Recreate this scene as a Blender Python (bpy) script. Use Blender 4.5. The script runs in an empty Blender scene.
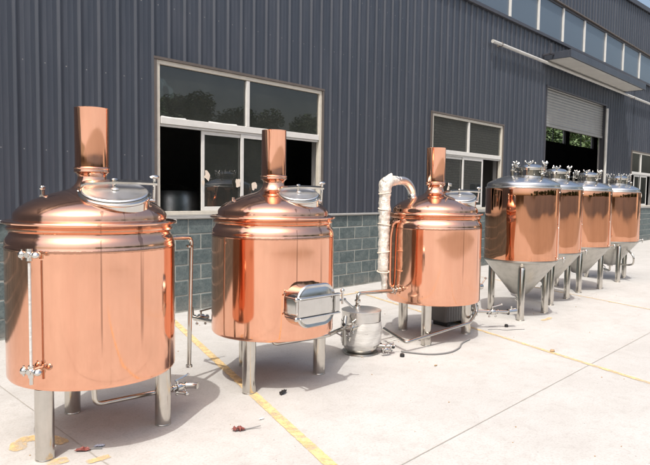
import bpy, math, random
from mathutils import Vector, Matrix
R = random.Random(7)
D = bpy.data
scene = bpy.context.scene
COL = scene.collection
PI = math.pi
rad = math.radians

# ------------------------------------------------------------------ helpers
class MB:
    """collects shapes and links them as one mesh object"""
    def __init__(s):
        s.v = []; s.f = []; s.vc = []; s.cur = 0.5
    def add(s, vs, fs):
        o = len(s.v)
        s.v += [tuple(v) for v in vs]
        s.vc += [s.cur] * len(vs)
        s.f += [tuple(i + o for i in f) for f in fs]
        return s
    def box(s, x0, y0, z0, x1, y1, z1, m=None):
        vs = [Vector((x, y, z)) for z in (z0, z1) for y in (y0, y1) for x in (x0, x1)]
        if m is not None: vs = [m @ v for v in vs]
        return s.add(vs, [(0, 2, 3, 1), (4, 5, 7, 6), (0, 1, 5, 4), (2, 6, 7, 3), (0, 4, 6, 2), (1, 3, 7, 5)])
    def bbox(s, x0, y0, z0, x1, y1, z1, b=.004, m=None):
        """box with chamfered edges"""
        vs = []; idx = {}
        X = (x0, x1); Y = (y0, y1); Z = (z0, z1)
        for i in (0, 1):
            for j in (0, 1):
                for k in (0, 1):
                    sx = b if i == 0 else -b; sy = b if j == 0 else -b; sz = b if k == 0 else -b
                    for a, p in (('x', (X[i], Y[j] + sy, Z[k] + sz)), ('y', (X[i] + sx, Y[j], Z[k] + sz)), ('z', (X[i] + sx, Y[j] + sy, Z[k]))):
                        idx[(i, j, k, a)] = len(vs); vs.append(Vector(p))
        F = []
        for i in (0, 1):
            q = [idx[(i, j, k, 'x')] for j, k in ((0, 0), (1, 0), (1, 1), (0, 1))]; F.append(q if i else q[::-1])
            q = [idx[(j, i, k, 'y')] for j, k in ((0, 0), (0, 1), (1, 1), (1, 0))]; F.append(q if i else q[::-1])
            q = [idx[(j, k, i, 'z')] for j, k in ((0, 0), (1, 0), (1, 1), (0, 1))]; F.append(q if i else q[::-1])
        for a in (0, 1):
            for c in (0, 1):
                F.append([idx[(0, a, c, 'y')], idx[(1, a, c, 'y')], idx[(1, a, c, 'z')], idx[(0, a, c, 'z')]])
                F.append([idx[(a, 0, c, 'x')], idx[(a, 1, c, 'x')], idx[(a, 1, c, 'z')], idx[(a, 0, c, 'z')]])
                F.append([idx[(a, c, 0, 'x')], idx[(a, c, 1, 'x')], idx[(a, c, 1, 'y')], idx[(a, c, 0, 'y')]])
                for e in (0, 1):
                    F.append([idx[(a, c, e, 'x')], idx[(a, c, e, 'y')], idx[(a, c, e, 'z')]])
        ctr = Vector(((x0 + x1) / 2, (y0 + y1) / 2, (z0 + z1) / 2))
        G = []
        for f in F:
            n = (vs[f[1]] - vs[f[0]]).cross(vs[f[2]] - vs[f[0]])
            c = sum((vs[i] for i in f), Vector()) / len(f) - ctr
            G.append(f if n.dot(c) > 0 else f[::-1])
        if m is not None: vs = [m @ v for v in vs]
        return s.add(vs, G)
    def lathe(s, prof, c=(0, 0, 0), n=64, m=None, wob=None):
        """profile of (r, z) turned about a vertical axis"""
        vs = []; fs = []; rows = []
        c = Vector(c)
        for r, z in prof:
            if r < 1e-5:
                rows.append([len(vs)]); vs.append(Vector((0, 0, z)))
            else:
                row = []
                for k in range(n):
                    a = 2 * PI * k / n
                    rr = r + (wob(a, z) if wob else 0)
                    row.append(len(vs)); vs.append(Vector((rr * math.cos(a), rr * math.sin(a), z)))
                rows.append(row)
        for a, b in zip(rows, rows[1:]):
            for k in range(n):
                k2 = (k + 1) % n
                if len(a) == 1 and len(b) == 1: continue
                if len(a) == 1: fs.append((a[0], b[k2], b[k]))
                elif len(b) == 1: fs.append((a[k], a[k2], b[0]))
                else: fs.append((a[k], a[k2], b[k2], b[k]))
        if m is not None: vs = [m @ v for v in vs]
        return s.add([v + c for v in vs], fs)
    def tube(s, pts, r, n=14, bend=0.0, cap=True, radii=None):
        pts = [Vector(p) for p in pts]
        if bend > 0:
            q = [pts[0]]
            for a, b, c in zip(pts, pts[1:], pts[2:]):
                d1 = (a - b); d2 = (c - b)
                t = min(bend, d1.length * .49, d2.length * .49)
                p0 = b + d1.normalized() * t; p2 = b + d2.normalized() * t
                for i in range(9):
                    u = i / 8
                    q.append(p0 * (1 - u) ** 2 + b * 2 * u * (1 - u) + p2 * u * u)
            q.append(pts[-1]); pts = q
        vs = []; fs = []
        t = (pts[1] - pts[0]).normalized()
        nrm = t.orthogonal().normalized()
        prev = t
        for i, p in enumerate(pts):
            if i == 0: t = (pts[1] - pts[0]).normalized()
            elif i == len(pts) - 1: t = (pts[-1] - pts[-2]).normalized()
            else: t = ((pts[i + 1] - p).normalized() + (p - pts[i - 1]).normalized()).normalized()
            ax = prev.cross(t)
            if ax.length > 1e-6:
                nrm = Matrix.Rotation(prev.angle(t), 3, ax.normalized()) @ nrm
            nrm = (nrm - t * nrm.dot(t)).normalized(); prev = t
            bn = t.cross(nrm)
            rr = radii[i] if radii else r
            for k in range(n):
                a = 2 * PI * k / n
                vs.append(p + nrm * (math.cos(a) * rr) + bn * (math.sin(a) * rr))
        for i in range(len(pts) - 1):
            for k in range(n):
                k2 = (k + 1) % n
                fs.append((i * n + k, i * n + k2, (i + 1) * n + k2, (i + 1) * n + k))
        if cap:
            fs.append(tuple(range(n - 1, -1, -1)))
            fs.append(tuple((len(pts) - 1) * n + k for k in range(n)))
        return s.add(vs, fs)
    def sph(s, c, r, n=12, sc=(1, 1, 1), m=None):
        vs = []; fs = []; h = n // 2 + 1
        c = Vector(c)
        vs.append(Vector((0, 0, -r * sc[2])))
        for i in range(1, h):
            p = -PI / 2 + PI * i / h
            for k in range(n):
                a = 2 * PI * k / n
                vs.append(Vector((r * math.cos(p) * math.cos(a) * sc[0], r * math.cos(p) * math.sin(a) * sc[1], r * math.sin(p) * sc[2])))
        vs.append(Vector((0, 0, r * sc[2])))
        for k in range(n):
            k2 = (k + 1) % n
            fs.append((0, 1 + k2, 1 + k))
            for i in range(h - 2):
                o = 1 + i * n
                fs.append((o + k, o + k2, o + n + k2, o + n + k))
            fs.append((1 + (h - 2) * n + k, 1 + (h - 2) * n + k2, len(vs) - 1))
        if m is not None: vs = [m @ v for v in vs]
        return s.add([v + c for v in vs], fs)
    def prism(s, pts, a, b, m=None, axis='y'):
        """outline of 2D points extruded from a to b; axis y: points are (x, z)"""
        n = len(pts)
        if axis == 'y': vs = [Vector((x, a, z)) for x, z in pts] + [Vector((x, b, z)) for x, z in pts]
        else: vs = [Vector((x, y, a)) for x, y in pts] + [Vector((x, y, b)) for x, y in pts]
        if m is not None: vs = [m @ v for v in vs]
        fs = [tuple(range(n)), tuple(range(2 * n - 1, n - 1, -1))]
        for i in range(n):
            j = (i + 1) % n
            fs.append((i, i + n, j + n, j))
        return s.add(vs, fs)
    def build(s, name, mat, parent=None, ang=35, label=None, loc=None):
        me = D.meshes.new(name)
        me.from_pydata(s.v, [], s.f)
        me.validate(); me.update()
        att = me.attributes.new('tone', 'FLOAT', 'POINT')
        if len(s.vc) == len(me.vertices): att.data.foreach_set('value', s.vc)
        # smooth faces, sharp edges beyond the angle
        import bmesh
        bm = bmesh.new(); bm.from_mesh(me)
        for f in bm.faces: f.smooth = True
        lim = rad(ang)
        for e in bm.edges:
            if len(e.link_faces) == 2:
                if e.calc_face_angle(0) > lim: e.smooth = False
            else: e.smooth = False
        bm.to_mesh(me); bm.free()
        me.materials.append(mat)
        o = D.objects.new(name, me); COL.objects.link(o)
        if parent: o.parent = parent
        if loc: o.location = loc
        if label: o['label'] = label
        return o

def tag(o, label=None, cat=None, group=None, kind=None):
    if label: o['label'] = label
    if cat: o['category'] = cat
    if group: o['group'] = group
    if kind: o['kind'] = kind
    return o
def thing(name, label, cat, loc=(0, 0, 0), rz=0, group=None):
    o = D.objects.new(name, None); COL.objects.link(o)
    o.location = loc; o.rotation_euler = (0, 0, rz); o.empty_display_size = .2
    return tag(o, label, cat, group)
def kids(o): return [c for c in D.objects if c.parent == o]
def copy_tree(o, parent=None):
    c = o.copy(); COL.objects.link(c)
    if parent: c.parent = parent
    for ch in kids(o): copy_tree(ch, c)
    return c

# ------------------------------------------------------------------ materials
class NT:
    def __init__(s, name):
        s.m = D.materials.new(name); s.m.use_nodes = True
        s.t = s.m.node_tree; s.N = s.t.nodes; s.L = s.t.links
        s.b = s.N['Principled BSDF']; s.out = s.N['Material Output']
        s.tc = s.N.new('ShaderNodeTexCoord')
    def link(s, a, b): s.L.new(a, b)
    def mapping(s, sc=(1, 1, 1), rot=(0, 0, 0), src='Object', loc=(0, 0, 0)):
        n = s.N.new('ShaderNodeMapping'); n.inputs['Scale'].default_value = sc; n.inputs['Rotation'].default_value = rot; n.inputs['Location'].default_value = loc
        s.link(s.tc.outputs[src], n.inputs[0]); return n.outputs[0]
    def noise(s, scale=5, detail=4, rough=.55, vec=None, dist=0):
        n = s.N.new('ShaderNodeTexNoise'); n.inputs['Scale'].default_value = scale; n.inputs['Detail'].default_value = detail
        n.inputs['Roughness'].default_value = rough; n.inputs['Distortion'].default_value = dist
        s.link(vec if vec is not None else s.tc.outputs['Object'], n.inputs['Vector']); return n.outputs['Fac']
    def voronoi(s, scale=5, vec=None, feat='F1', rnd=1):
        n = s.N.new('ShaderNodeTexVoronoi'); n.feature = feat; n.inputs['Scale'].default_value = scale; n.inputs['Randomness'].default_value = rnd
        s.link(vec if vec is not None else s.tc.outputs['Object'], n.inputs['Vector']); return n.outputs['Distance']
    def ramp(s, fac, stops):
        n = s.N.new('ShaderNodeValToRGB'); e = n.color_ramp.elements
        while len(e) > 1: e.remove(e[-1])
        for i, (p, c) in enumerate(stops):
            if isinstance(c, (int, float)): c = (c, c, c)
            x = e[0] if i == 0 else e.new(p)
            x.position = p; x.color = (*c, 1)
        s.link(fac, n.inputs[0]); return n.outputs[0]
    def mix(s, fac, a, b, mode='MIX'):
        n = s.N.new('ShaderNodeMix'); n.data_type = 'RGBA'; n.blend_type = mode
        if isinstance(fac, (int, float)): n.inputs[0].default_value = fac
        else: s.link(fac, n.inputs[0])
        for i, x in ((6, a), (7, b)):
            if isinstance(x, tuple): n.inputs[i].default_value = (*x, 1)
            else: s.link(x, n.inputs[i])
        return n.outputs[2]
    def math(s, op, a, b=None, clamp=False):
        n = s.N.new('ShaderNodeMath'); n.operation = op; n.use_clamp = clamp
        for i, x in enumerate((a, b)):
            if x is None: continue
            if isinstance(x, (int, float)): n.inputs[i].default_value = x
            else: s.link(x, n.inputs[i])
        return n.outputs[0]
    def sep(s, vec=None):
        n = s.N.new('ShaderNodeSeparateXYZ'); s.link(vec if vec is not None else s.tc.outputs['Object'], n.inputs[0]); return n.outputs
    def attr(s, name):
        n = s.N.new('ShaderNodeAttribute'); n.attribute_name = name; return n.outputs['Fac']
    def bump(s, h, strength=.3, dist=.01, prev=None):
        n = s.N.new('ShaderNodeBump'); n.inputs['Strength'].default_value = strength; n.inputs['Distance'].default_value = dist
        s.link(h, n.inputs['Height'])
        if prev is not None: s.link(prev, n.inputs['Normal'])
        s.link(n.outputs[0], s.b.inputs['Normal']); return n.outputs[0]
    def set(s, **k):
        for a, v in k.items():
            i = s.b.inputs[a.replace('_', ' ')]
            if isinstance(v, (int, float)): i.default_value = v
            elif isinstance(v, tuple): i.default_value = (*v, 1)
            else: s.link(v, i)
        return s

def mat_copper(name, base, dark, r0, r1, wave, streak=.5, seam=True):
    n = NT(name); n.set(Metallic=1.0)
    v1 = n.mapping((9, 9, .5)); v2 = n.mapping((60, 60, 1.2)); v3 = n.mapping((2.2, 2.2, 1.6))
    a = n.noise(1, 5, .6, v1); b = n.noise(1, 3, .6, v2); c = n.noise(1, 5, .6, v3, .6)
    # broad stain streaks and handling tarnish of the sheet itself
    t = n.ramp(a, [(.30, 0), (.72, 1)])
    col = n.mix(n.math('MULTIPLY', t, streak), base, dark)
    spots = n.ramp(c, [(.60, 0), (.70, 1)])
    col = n.mix(n.math('MULTIPLY', spots, .30), col, tuple(x * .72 for x in base))
    z_ = n.sep()[2]
    narrow_streak = n.ramp(n.noise(1, 2, .5, n.mapping((15, 15, .22))), [(.655, 0), (.685, 1)])  # narrow dark vertical streaks, fading out towards the bottom
    narrow_streak = n.math('MULTIPLY', narrow_streak, n.ramp(z_, [(.62, 0), (.80, 1)]))
    col = n.mix(n.math('MULTIPLY', narrow_streak, .7), col, tuple(x * .45 for x in dark))
    band = n.math('LESS_THAN', n.math('ABSOLUTE', n.math('SUBTRACT', z_, 1.245)), n.math('MULTIPLY', n.noise(38, 3, .6), .016))
    if seam: col = n.mix(n.math('MULTIPLY', band, .65), col, tuple(x * .5 for x in dark))
    n.set(Base_Color=col)
    rg = n.math('ADD', n.math('MULTIPLY', n.ramp(b, [(.3, 0), (.7, 1)]), (r1 - r0) * .5), r0)
    rg = n.math('ADD', rg, n.math('MULTIPLY', n.ramp(c, [(.35, 0), (.7, 1)]), (r1 - r0) * .5))
    n.set(Roughness=rg)
    w = n.noise(1, 2, .5, n.mapping((3.5, 3.5, .8)), .3)
    p = n.bump(w, 1.0, wave)
    n.bump(b, .08, .001, p)
    return n.m
def mat_steel(name, base=(.56, .54, .50), r=.22, dirt=.25):
    n = NT(name); n.set(Metallic=1.0)
    a = n.noise(14, 5, .6); b = n.noise(1, 3, .6, n.mapping((90, 90, 3)))
    col = n.mix(n.math('MULTIPLY', n.ramp(a, [(.42, 0), (.75, 1)]), dirt), base, tuple(x * .55 for x in base))
    n.set(Base_Color=col, Roughness=n.math('ADD', n.math('MULTIPLY', a, .18), r - .09))
    n.bump(b, .1, .001)
    return n.m
def mat_plain(name, col, rough=.5, var=.2, scale=8, metallic=0, bump=0):
    n = NT(name)
    a = n.noise(scale, 6, .65)
    n.set(Base_Color=n.mix(n.math('MULTIPLY', n.ramp(a, [(.3, 0), (.75, 1)]), var), col, tuple(x * .5 for x in col)), Roughness=rough, Metallic=metallic)
    if bump: n.bump(n.noise(scale * 6, 4, .6), bump, .004)
    return n.m

M = {}
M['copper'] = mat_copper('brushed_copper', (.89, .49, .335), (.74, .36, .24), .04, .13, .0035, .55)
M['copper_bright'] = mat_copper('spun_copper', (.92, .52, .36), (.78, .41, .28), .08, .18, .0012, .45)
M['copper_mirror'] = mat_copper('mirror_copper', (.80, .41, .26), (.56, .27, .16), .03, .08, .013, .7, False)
M['steel'] = mat_steel('brushed_stainless', (.60, .575, .53), .15, .3)
M['steel_bright'] = mat_steel('polished_stainless', (.66, .65, .62), .14, .15)
M['steel_satin'] = mat_steel('satin_stainless', (.68, .67, .65), .24, .2)
M['steel_pale'] = mat_steel('pale_brushed_lid', (.84, .83, .81), .36, .15)
M['steel_dull'] = mat_steel('dull_stainless', (.50, .485, .45), .34, .35)
M['black'] = mat_plain('black_rubber', (.015, .015, .016), .5, .3)
M['grey_paint'] = mat_plain('grey_machine_paint', (.15, .148, .145), .5, .3, 12)
M['white_frame'] = mat_plain('white_window_profile', (.62, .62, .60), .35, .25, 9)
M['cream_frame'] = mat_plain('cream_window_profile', (.58, .55, .48), .4, .35, 9)
M['flash'] = mat_plain('dark_flashing', (.050, .052, .064), .45, .4, 6)
M['flash_brown'] = mat_plain('rusty_flashing', (.115, .098, .088), .55, .5, 9)
M['ledge'] = mat_plain('pale_ledge', (.34, .34, .33), .6, .4, 7)
M['soffit'] = mat_plain('canopy_soffit_board', (.50, .49, .46), .7, .3, 3)
M['shutter'] = mat_plain('shutter_slats', (.25, .255, .25), .4, .35, 4)
M['inside'] = mat_plain('dim_plaster', (.30, .30, .30), .9, .3, 2)
M['insidefloor'] = mat_plain('workshop_floor', (.28, .27, .26), .8, .4, 2)
M['paper'] = mat_plain('torn_paper', (.72, .62, .52), .8, .4, 20)
M['red_litter'] = mat_plain('red_wrapper', (.22, .06, .05), .6, .6, 60)
M['blue_litter'] = mat_plain('pale_blue_wrapper', (.45, .50, .62), .4, .4, 40)
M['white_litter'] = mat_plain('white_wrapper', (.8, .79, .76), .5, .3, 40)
M['straw'] = mat_plain('card_scrap', (.35, .24, .13), .8, .4, 40)
M['bark'] = mat_plain('bark', (.09, .07, .05), .9, .5, 12, bump=.6)
M['cable'] = mat_plain('grey_cable', (.18, .18, .18), .6, .2, 20)
M['pipe_white'] = mat_plain('painted_conduit', (.50, .50, .48), .4, .45, 5)

n = NT('wall_sheet')       # slate blue steel cladding, dusty, with screw rows
x, y, z = n.sep()
a = n.noise(1, 5, .6, n.mapping((.5, .5, .18))); b = n.noise(1, 6, .65, n.mapping((9, 9, .7)))
col = n.mix(n.ramp(a, [(.3, 0), (.7, 1)]), (.034, .041, .056), (.044, .052, .069))
col = n.mix(n.math('MULTIPLY', n.ramp(b, [(.45, 0), (.8, 1)]), .35), col, (.105, .11, .13))
fx = n.math('ABSOLUTE', n.math('SUBTRACT', n.math('FRACT', n.math('MULTIPLY', n.math('SUBTRACT', x, 2.42 - .045), 1 / .2333)), .5))
fz = n.math('ABSOLUTE', n.math('SUBTRACT', n.math('FRACT', n.math('MULTIPLY', n.math('SUBTRACT', z, .62), 1 / .95)), .5))
dx = n.math('MULTIPLY', fx, .2333); dz = n.math('MULTIPLY', fz, .95)
d2 = n.math('ADD', n.math('MULTIPLY', dx, dx), n.math('MULTIPLY', dz, dz))
scr = n.math('LESS_THAN', d2, .007 ** 2)
col = n.mix(scr, col, (.19, .19, .195))
n.set(Base_Color=col, Roughness=.36, Metallic=.0)
n.b.inputs['Specular IOR Level'].default_value = .5
n.bump(n.noise(1, 3, .5, n.mapping((1.5, 1.5, .6))), .35, .02)
M['wall'] = n.m

n = NT('teal_block')
t = n.attr('tone'); a = n.noise(9, 6, .7); b = n.noise(45, 5, .7)
col = n.mix(t, (.058, .082, .086), (.095, .125, .128))
col = n.mix(n.math('MULTIPLY', n.ramp(a, [(.42, 0), (.62, 1)]), .55), col, (.155, .185, .18))
col = n.mix(n.math('MULTIPLY', n.ramp(b, [(.5, 0), (.62, 1)]), .5), col, (.035, .05, .055))
spl = n.math('MULTIPLY', n.ramp(n.sep()[2], [(.02, 1), (.22, 0)]), n.ramp(n.noise(5, 6, .7), [(.35, 0), (.65, 1)]))
col = n.mix(n.math('MULTIPLY', spl, .7), col, (.27, .25, .22))
n.set(Base_Color=col, Roughness=.85)
p = n.bump(a, .6, .012); n.bump(b, .7, .006, p)
M['block'] = n.m
M['mortar'] = mat_plain('pale_mortar', (.40, .41, .375), .9, .6, 18, bump=.5)

n = NT('yard_concrete')
a = n.noise(.35, 6, .6); b = n.noise(2.2, 7, .68, None, .4); c = n.noise(60, 4, .7); d = n.noise(9, 6, .7)
col = n.mix(n.ramp(a, [(.35, 0), (.65, 1)]), (.395, .393, .388), (.445, .442, .436))
col = n.mix(n.math('MULTIPLY', n.ramp(b, [(.40, 0), (.66, 1)]), .55), col, (.34, .335, .325))
col = n.mix(n.math('MULTIPLY', n.ramp(d, [(.50, 0), (.70, 1)]), .42), col, (.29, .28, .265))
col = n.mix(n.math('MULTIPLY', n.ramp(c, [(.50, 0), (.64, 1)]), .45), col, (.27, .26, .24))
sp = n.voronoi(7.0)
col = n.mix(n.math('MULTIPLY', n.math('LESS_THAN', sp, .035), .7), col, (.17, .155, .14))
# tyre rubs: long faint arcs
v = n.mapping((.22, 3.2, 1), (0, 0, rad(24)))
tr = n.ramp(n.noise(1, 4, .6, v, .2), [(.60, 0), (.70, 1)])
col = n.mix(n.math('MULTIPLY', tr, .22), col, (.30, .28, .26))
# hairline cracks
ck = n.N.new('ShaderNodeTexVoronoi'); ck.feature = 'DISTANCE_TO_EDGE'; ck.inputs['Scale'].default_value = .32
wv = n.N.new('ShaderNodeVectorMath'); wv.operation = 'ADD'
nn = n.N.new('ShaderNodeTexNoise'); nn.inputs['Scale'].default_value = 2.5; nn.inputs['Detail'].default_value = 5
n.link(n.tc.outputs['Object'], nn.inputs['Vector']); sc = n.N.new('ShaderNodeVectorMath'); sc.operation = 'SCALE'; sc.inputs['Scale'].default_value = .35
n.link(nn.outputs['Color'], sc.inputs[0]); n.link(n.tc.outputs['Object'], wv.inputs[0]); n.link(sc.outputs[0], wv.inputs[1]); n.link(wv.outputs[0], ck.inputs['Vector'])
crk = n.math('LESS_THAN', ck.outputs['Distance'], .0022)
col = n.mix(n.math('MULTIPLY', crk, n.math('MULTIPLY', n.ramp(a, [(.50, 0), (.60, 1)]), .12)), col, (.26, .25, .23))
n.set(Base_Color=col, Roughness=.82)
p = n.bump(d, .25, .01); n.bump(c, .35, .004, p)
M['concrete'] = n.m

def paint(name, colr, wear=.56):
    n = NT(name)
    w = n.noise(24, 6, .75); w2 = n.noise(3, 4, .6)
    f = n.math('ADD', n.ramp(w, [(.46, 0), (.62, 1)]), n.ramp(w2, [(.5, 0), (.7, .8)]), True)
    n.set(Base_Color=n.mix(n.math('MULTIPLY', f, .4), colr, (.48, .44, .37)), Roughness=.7)
    ed = n.math('ADD', n.attr('tone'), n.math('MULTIPLY', n.math('SUBTRACT', n.noise(26, 6, .8), .5), 1.3))
    al = n.math('MULTIPLY', n.math('SUBTRACT', ed, .28), 3.2, True)
    n.set(Alpha=n.math('MULTIPLY', al, n.math('SUBTRACT', 1, n.math('MULTIPLY', n.ramp(n.noise(9, 6, .75), [(wear - .10, 0), (wear + .12, 1)]), .8))))
    n.bump(w, .3, .004)
    return n.m
M['yellow'] = paint('worn_yellow_paint', (.62, .44, .20))
M['yellow_faded'] = paint('rubbed_out_yellow_paint', (.62, .44, .21), .50)
M['joint'] = mat_plain('joint_filler', (.33, .315, .29), .9, .4, 30)
M['asphalt'] = mat_plain('packed_earth', (.27, .24, .20), .9, .4, .4)
M['outer'] = mat_plain('outer_ground', (.16, .15, .10), .9, .5, .3)

def glass(name, tint, spec=1.0, rough=.0, rip=.003, dust=.085):
    n = NT(name); n.N.remove(n.b)
    tr = n.N.new('ShaderNodeBsdfTransparent'); tr.inputs[0].default_value = (*tint, 1)
    gl = n.N.new('ShaderNodeBsdfGlossy'); gl.inputs['Roughness'].default_value = rough; gl.inputs['Color'].default_value = (spec, spec, spec, 1)
    fr = n.N.new('ShaderNodeFresnel'); fr.inputs[0].default_value = 1.85
    bp = n.N.new('ShaderNodeBump'); bp.inputs['Strength'].default_value = .5; bp.inputs['Distance'].default_value = rip
    n.link(n.noise(1.3, 2, .5), bp.inputs['Height'])
    n.link(bp.outputs[0], gl.inputs['Normal'])
    df = n.N.new('ShaderNodeBsdfDiffuse'); df.inputs[0].default_value = (.42, .46, .43, 1)
    du = n.N.new('ShaderNodeMixShader'); n.link(n.math('MULTIPLY', n.ramp(n.noise(2.2, 5, .65), [(.25, .5), (.8, 1)]), dust), du.inputs[0]); n.link(tr.outputs[0], du.inputs[1]); n.link(df.outputs[0], du.inputs[2])
    mx = n.N.new('ShaderNodeMixShader'); n.link(fr.outputs[0], mx.inputs[0]); n.link(du.outputs[0], mx.inputs[1]); n.link(gl.outputs[0], mx.inputs[2])
    n.link(mx.outputs[0], n.out.inputs[0]); return n.m
M['glass'] = glass('window_glass', (.42, .46, .45))
M['glass_tube'] = glass('sight_tube_glass', (.85, .88, .88), 1.0)
n = NT('frosted_film_glass')
n.set(Base_Color=(.085, .115, .15), Roughness=.16)
M['glass_clerestory'] = n.m

n = NT('crinkled_foil')    # cream film over foil wrapped round the pipe
a = n.noise(30, 5, .65, None, 1.0)
n.set(Base_Color=n.mix(a, (.84, .81, .75), (.66, .62, .55)), Roughness=.33, Metallic=.35)
n.bump(a, .9, .012)
M['foil'] = n.m
n = NT('stretch_film')
a = n.noise(1, 5, .65, n.mapping((8, 8, 34), (.35, .2, 0)), .6)
n.set(Base_Color=n.mix(a, (.72, .71, .68), (.52, .51, .49)), Roughness=.24, Metallic=.3)
n.bump(a, .8, .008)
M['film'] = n.m
for nm, c1, c2 in (('leaf', (.045, .085, .022), (.095, .14, .04)), ('leaf_light', (.075, .13, .045), (.12, .18, .07))):
    n = NT(nm); n.set(Base_Color=n.mix(n.attr('tone'), c1, c2), Roughness=.6)
    M[nm] = n.m
n = NT('pale_brick')
br = n.N.new('ShaderNodeTexBrick'); n.link(n.mapping((1, 1, 1), (PI / 2, 0, 0)), br.inputs['Vector'])
br.inputs['Color1'].default_value = (.66, .62, .52, 1); br.inputs['Color2'].default_value = (.58, .54, .45, 1); br.inputs['Mortar'].default_value = (.34, .32, .28, 1)
br.inputs['Scale'].default_value = 1.0; br.inputs['Brick Width'].default_value = .6; br.inputs['Row Height'].default_value = .24; br.inputs['Mortar Size'].default_value = .018
n.set(Base_Color=br.outputs[0], Roughness=.85)
M['brick'] = n.m

# ------------------------------------------------------------------ the setting
W = 6.85
def struct(name, mb, mat): return tag(mb.build(name, M[mat]), kind='structure')
g = MB(); g.box(-150, -150, -.5, 200, 200, -.06); struct('ground', g, 'outer')
# concrete yard
g = MB(); g.box(-22, -6.0, -.3, 70, W + .1, 0); struct('concrete_yard', g, 'concrete')
g = MB(); g.box(-90, -46, -.3, 140, -6.004, -.03); struct('road', g, 'asphalt')
# expansion joints, sheets 3 mm above
g = MB()
def ragged_strip(mb, p0, p1, w, z, amp=.3, step=.06):
    p0 = Vector(p0); p1 = Vector(p1); d = (p1 - p0); L = d.length; d.normalize(); nn = Vector((-d.y, d.x))
    k = max(2, int(L / step)); vs = []; fs = []
    for i in range(k + 1):
        c = p0 + d * (L * i / k)
        a = w / 2 * (1 + R.uniform(-amp, amp)); b = w / 2 * (1 + R.uniform(-amp, amp))
        o = nn * (R.uniform(-.03, .03) * w)
        vs += [(*(c + nn * a + o), z), (*(c - nn * b + o), z)]
    for i in range(k): fs.append((2 * i, 2 * i + 1, 2 * i + 3, 2 * i + 2))
    mb.add(vs, fs)
ragged_strip(g, (-20, 2.04), (60, 2.04), .008, .003)
ragged_strip(g, (1.72, 6.8), (1.62, 3.4), .008, .003); ragged_strip(g, (1.62, 3.4), (1.56, -5.9), .008, .003)
for xx in (-4.4, 13.7, 19.8, 26): ragged_strip(g, (xx, 6.8), (xx, -5.9), .008, .003, step=.15)
for yy in (-2.8,): ragged_strip(g, (-20, yy), (60, yy), .012, .003, step=.2)
struct('expansion_joint', g, 'joint')
# yellow bay lines
def paint_ribbon(mb, pts, w, z, taper=False):
    P_ = [Vector(p) for p in pts]; q = []
    for a, b in zip(P_, P_[1:]):
        k_ = max(4, int((b - a).length / .035))
        for i in range(k_): q.append(a.lerp(b, i / k_))
    q.append(P_[-1]); vs = []; tn = []; n_ = len(q)
    for i, p in enumerate(q):
        t_ = (q[min(i + 2, n_ - 1)] - q[max(i - 2, 0)]).normalized(); u = i / (n_ - 1)
        k = w / 2 * (1 + R.uniform(-.05, .05)) * (min(1, .6 + 3 * u, .6 + 3 * (1 - u)) if taper else 1)
        e = min(1, i / 2, (n_ - 1 - i) / 2)
        for c_, t2 in ((1.15, 0), (.72, 1), (-.72, 1), (-1.15, 0)):
            vs.append((p.x - t_.y * k * c_, p.y + t_.x * k * c_, z)); tn.append(t2 * e)
    mb.add(vs, [(4 * i + j, 4 * i + j + 1, 4 * i + j + 5, 4 * i + j + 4) for i in range(n_ - 1) for j in range(3)])
    mb.vc[-len(tn):] = tn
g = MB()
def yl(x35, y0, y1, w=.080): paint_ribbon(g, [(x35 + .372 * (y0 - 3.5), y0), (x35 + .372 * (y1 - 3.5), y1)], w, .004)
yl(2.975, 6.5, -1.5)
struct('yellow_marking', g, 'yellow')
g = MB(); yl(6.42, 6.4, -1.5, .06); yl(9.85, 6.3, -1.5, .045)
paint_ribbon(g, [(5.4, 6.2), (7.6, 6.28)], .05, .006)
# the bay number left of the first vessel, half rubbed out
def blob(pts, w): paint_ribbon(g, pts, w, .0045, True)
blob([(1.33, 3.80), (1.335, 3.86), (1.365, 3.93), (1.42, 3.965), (1.475, 3.94), (1.53, 3.87), (1.56, 3.78), (1.565, 3.71)], .10)
blob([(1.36, 3.53), (1.43, 3.50), (1.50, 3.49)], .09)
blob([(1.53, 3.37), (1.61, 3.36), (1.70, 3.36)], .06)
blob([(7.50, 3.24), (7.68, 3.22), (7.85, 3.25)], .06)
struct('faded_marking', g, 'yellow_faded')

# ------------------------------------------------------------------ workshop building
B = thing('workshop_building', 'dark slate ribbed metal workshop with teal block plinth and roller shutter door', 'building', (0, 0, 0))
XL, XR = -14.0, 58.0
def roofz(x): return 7.15 + .048 * x
RIB = .2333; X0 = 2.42
def ribs(mb, x0, x1, z0, z1a, z1b=None):
    """ribbed sheet between x0 and x1: narrow upstanding ribs at a regular pitch"""
    if z1b is None: z1b = z1a
    prof = [(x0, W)]
    k = math.floor((x0 - X0) / RIB) - 1
    while True:
        c = X0 + k * RIB; k += 1
        if c > x1: break
        for dx, dy in ((-.028, 0), (-.006, -.026), (.004, -.026), (.009, 0), (.088, 0), (.091, -.001), (.094, 0), (.152, 0), (.155, -.001), (.158, 0)):
            xx = c + dx
            if x0 + .001 < xx < x1 - .001: prof.append((xx, W + dy))
    prof.append((x1, W))
    vs = []; n = len(prof)
    for x, y in prof: vs.append((x, y, z0))
    for x, y in prof:
        t = (x - x0) / (x1 - x0); vs.append((x, y, z1a + (z1b - z1a) * t))
    mb.add(vs, [(i, i + 1, i + n + 1, i + n) for i in range(n - 1)])
WZ0, WZ1 = 1.285, 3.28
wins = [(4.075, 7.115), (10.30, 13.31), (22.95, 25.95)]
door = (15.66, 20.25, 4.52)
CZ0, CZ1 = 5.80, 6.80; CX0 = 9.4; CX1 = 40.0
w = MB()
xs = [XL, wins[0][0], wins[0][1], wins[1][0], wins[1][1], door[0], door[1], wins[2][0], wins[2][1], XR]
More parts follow.
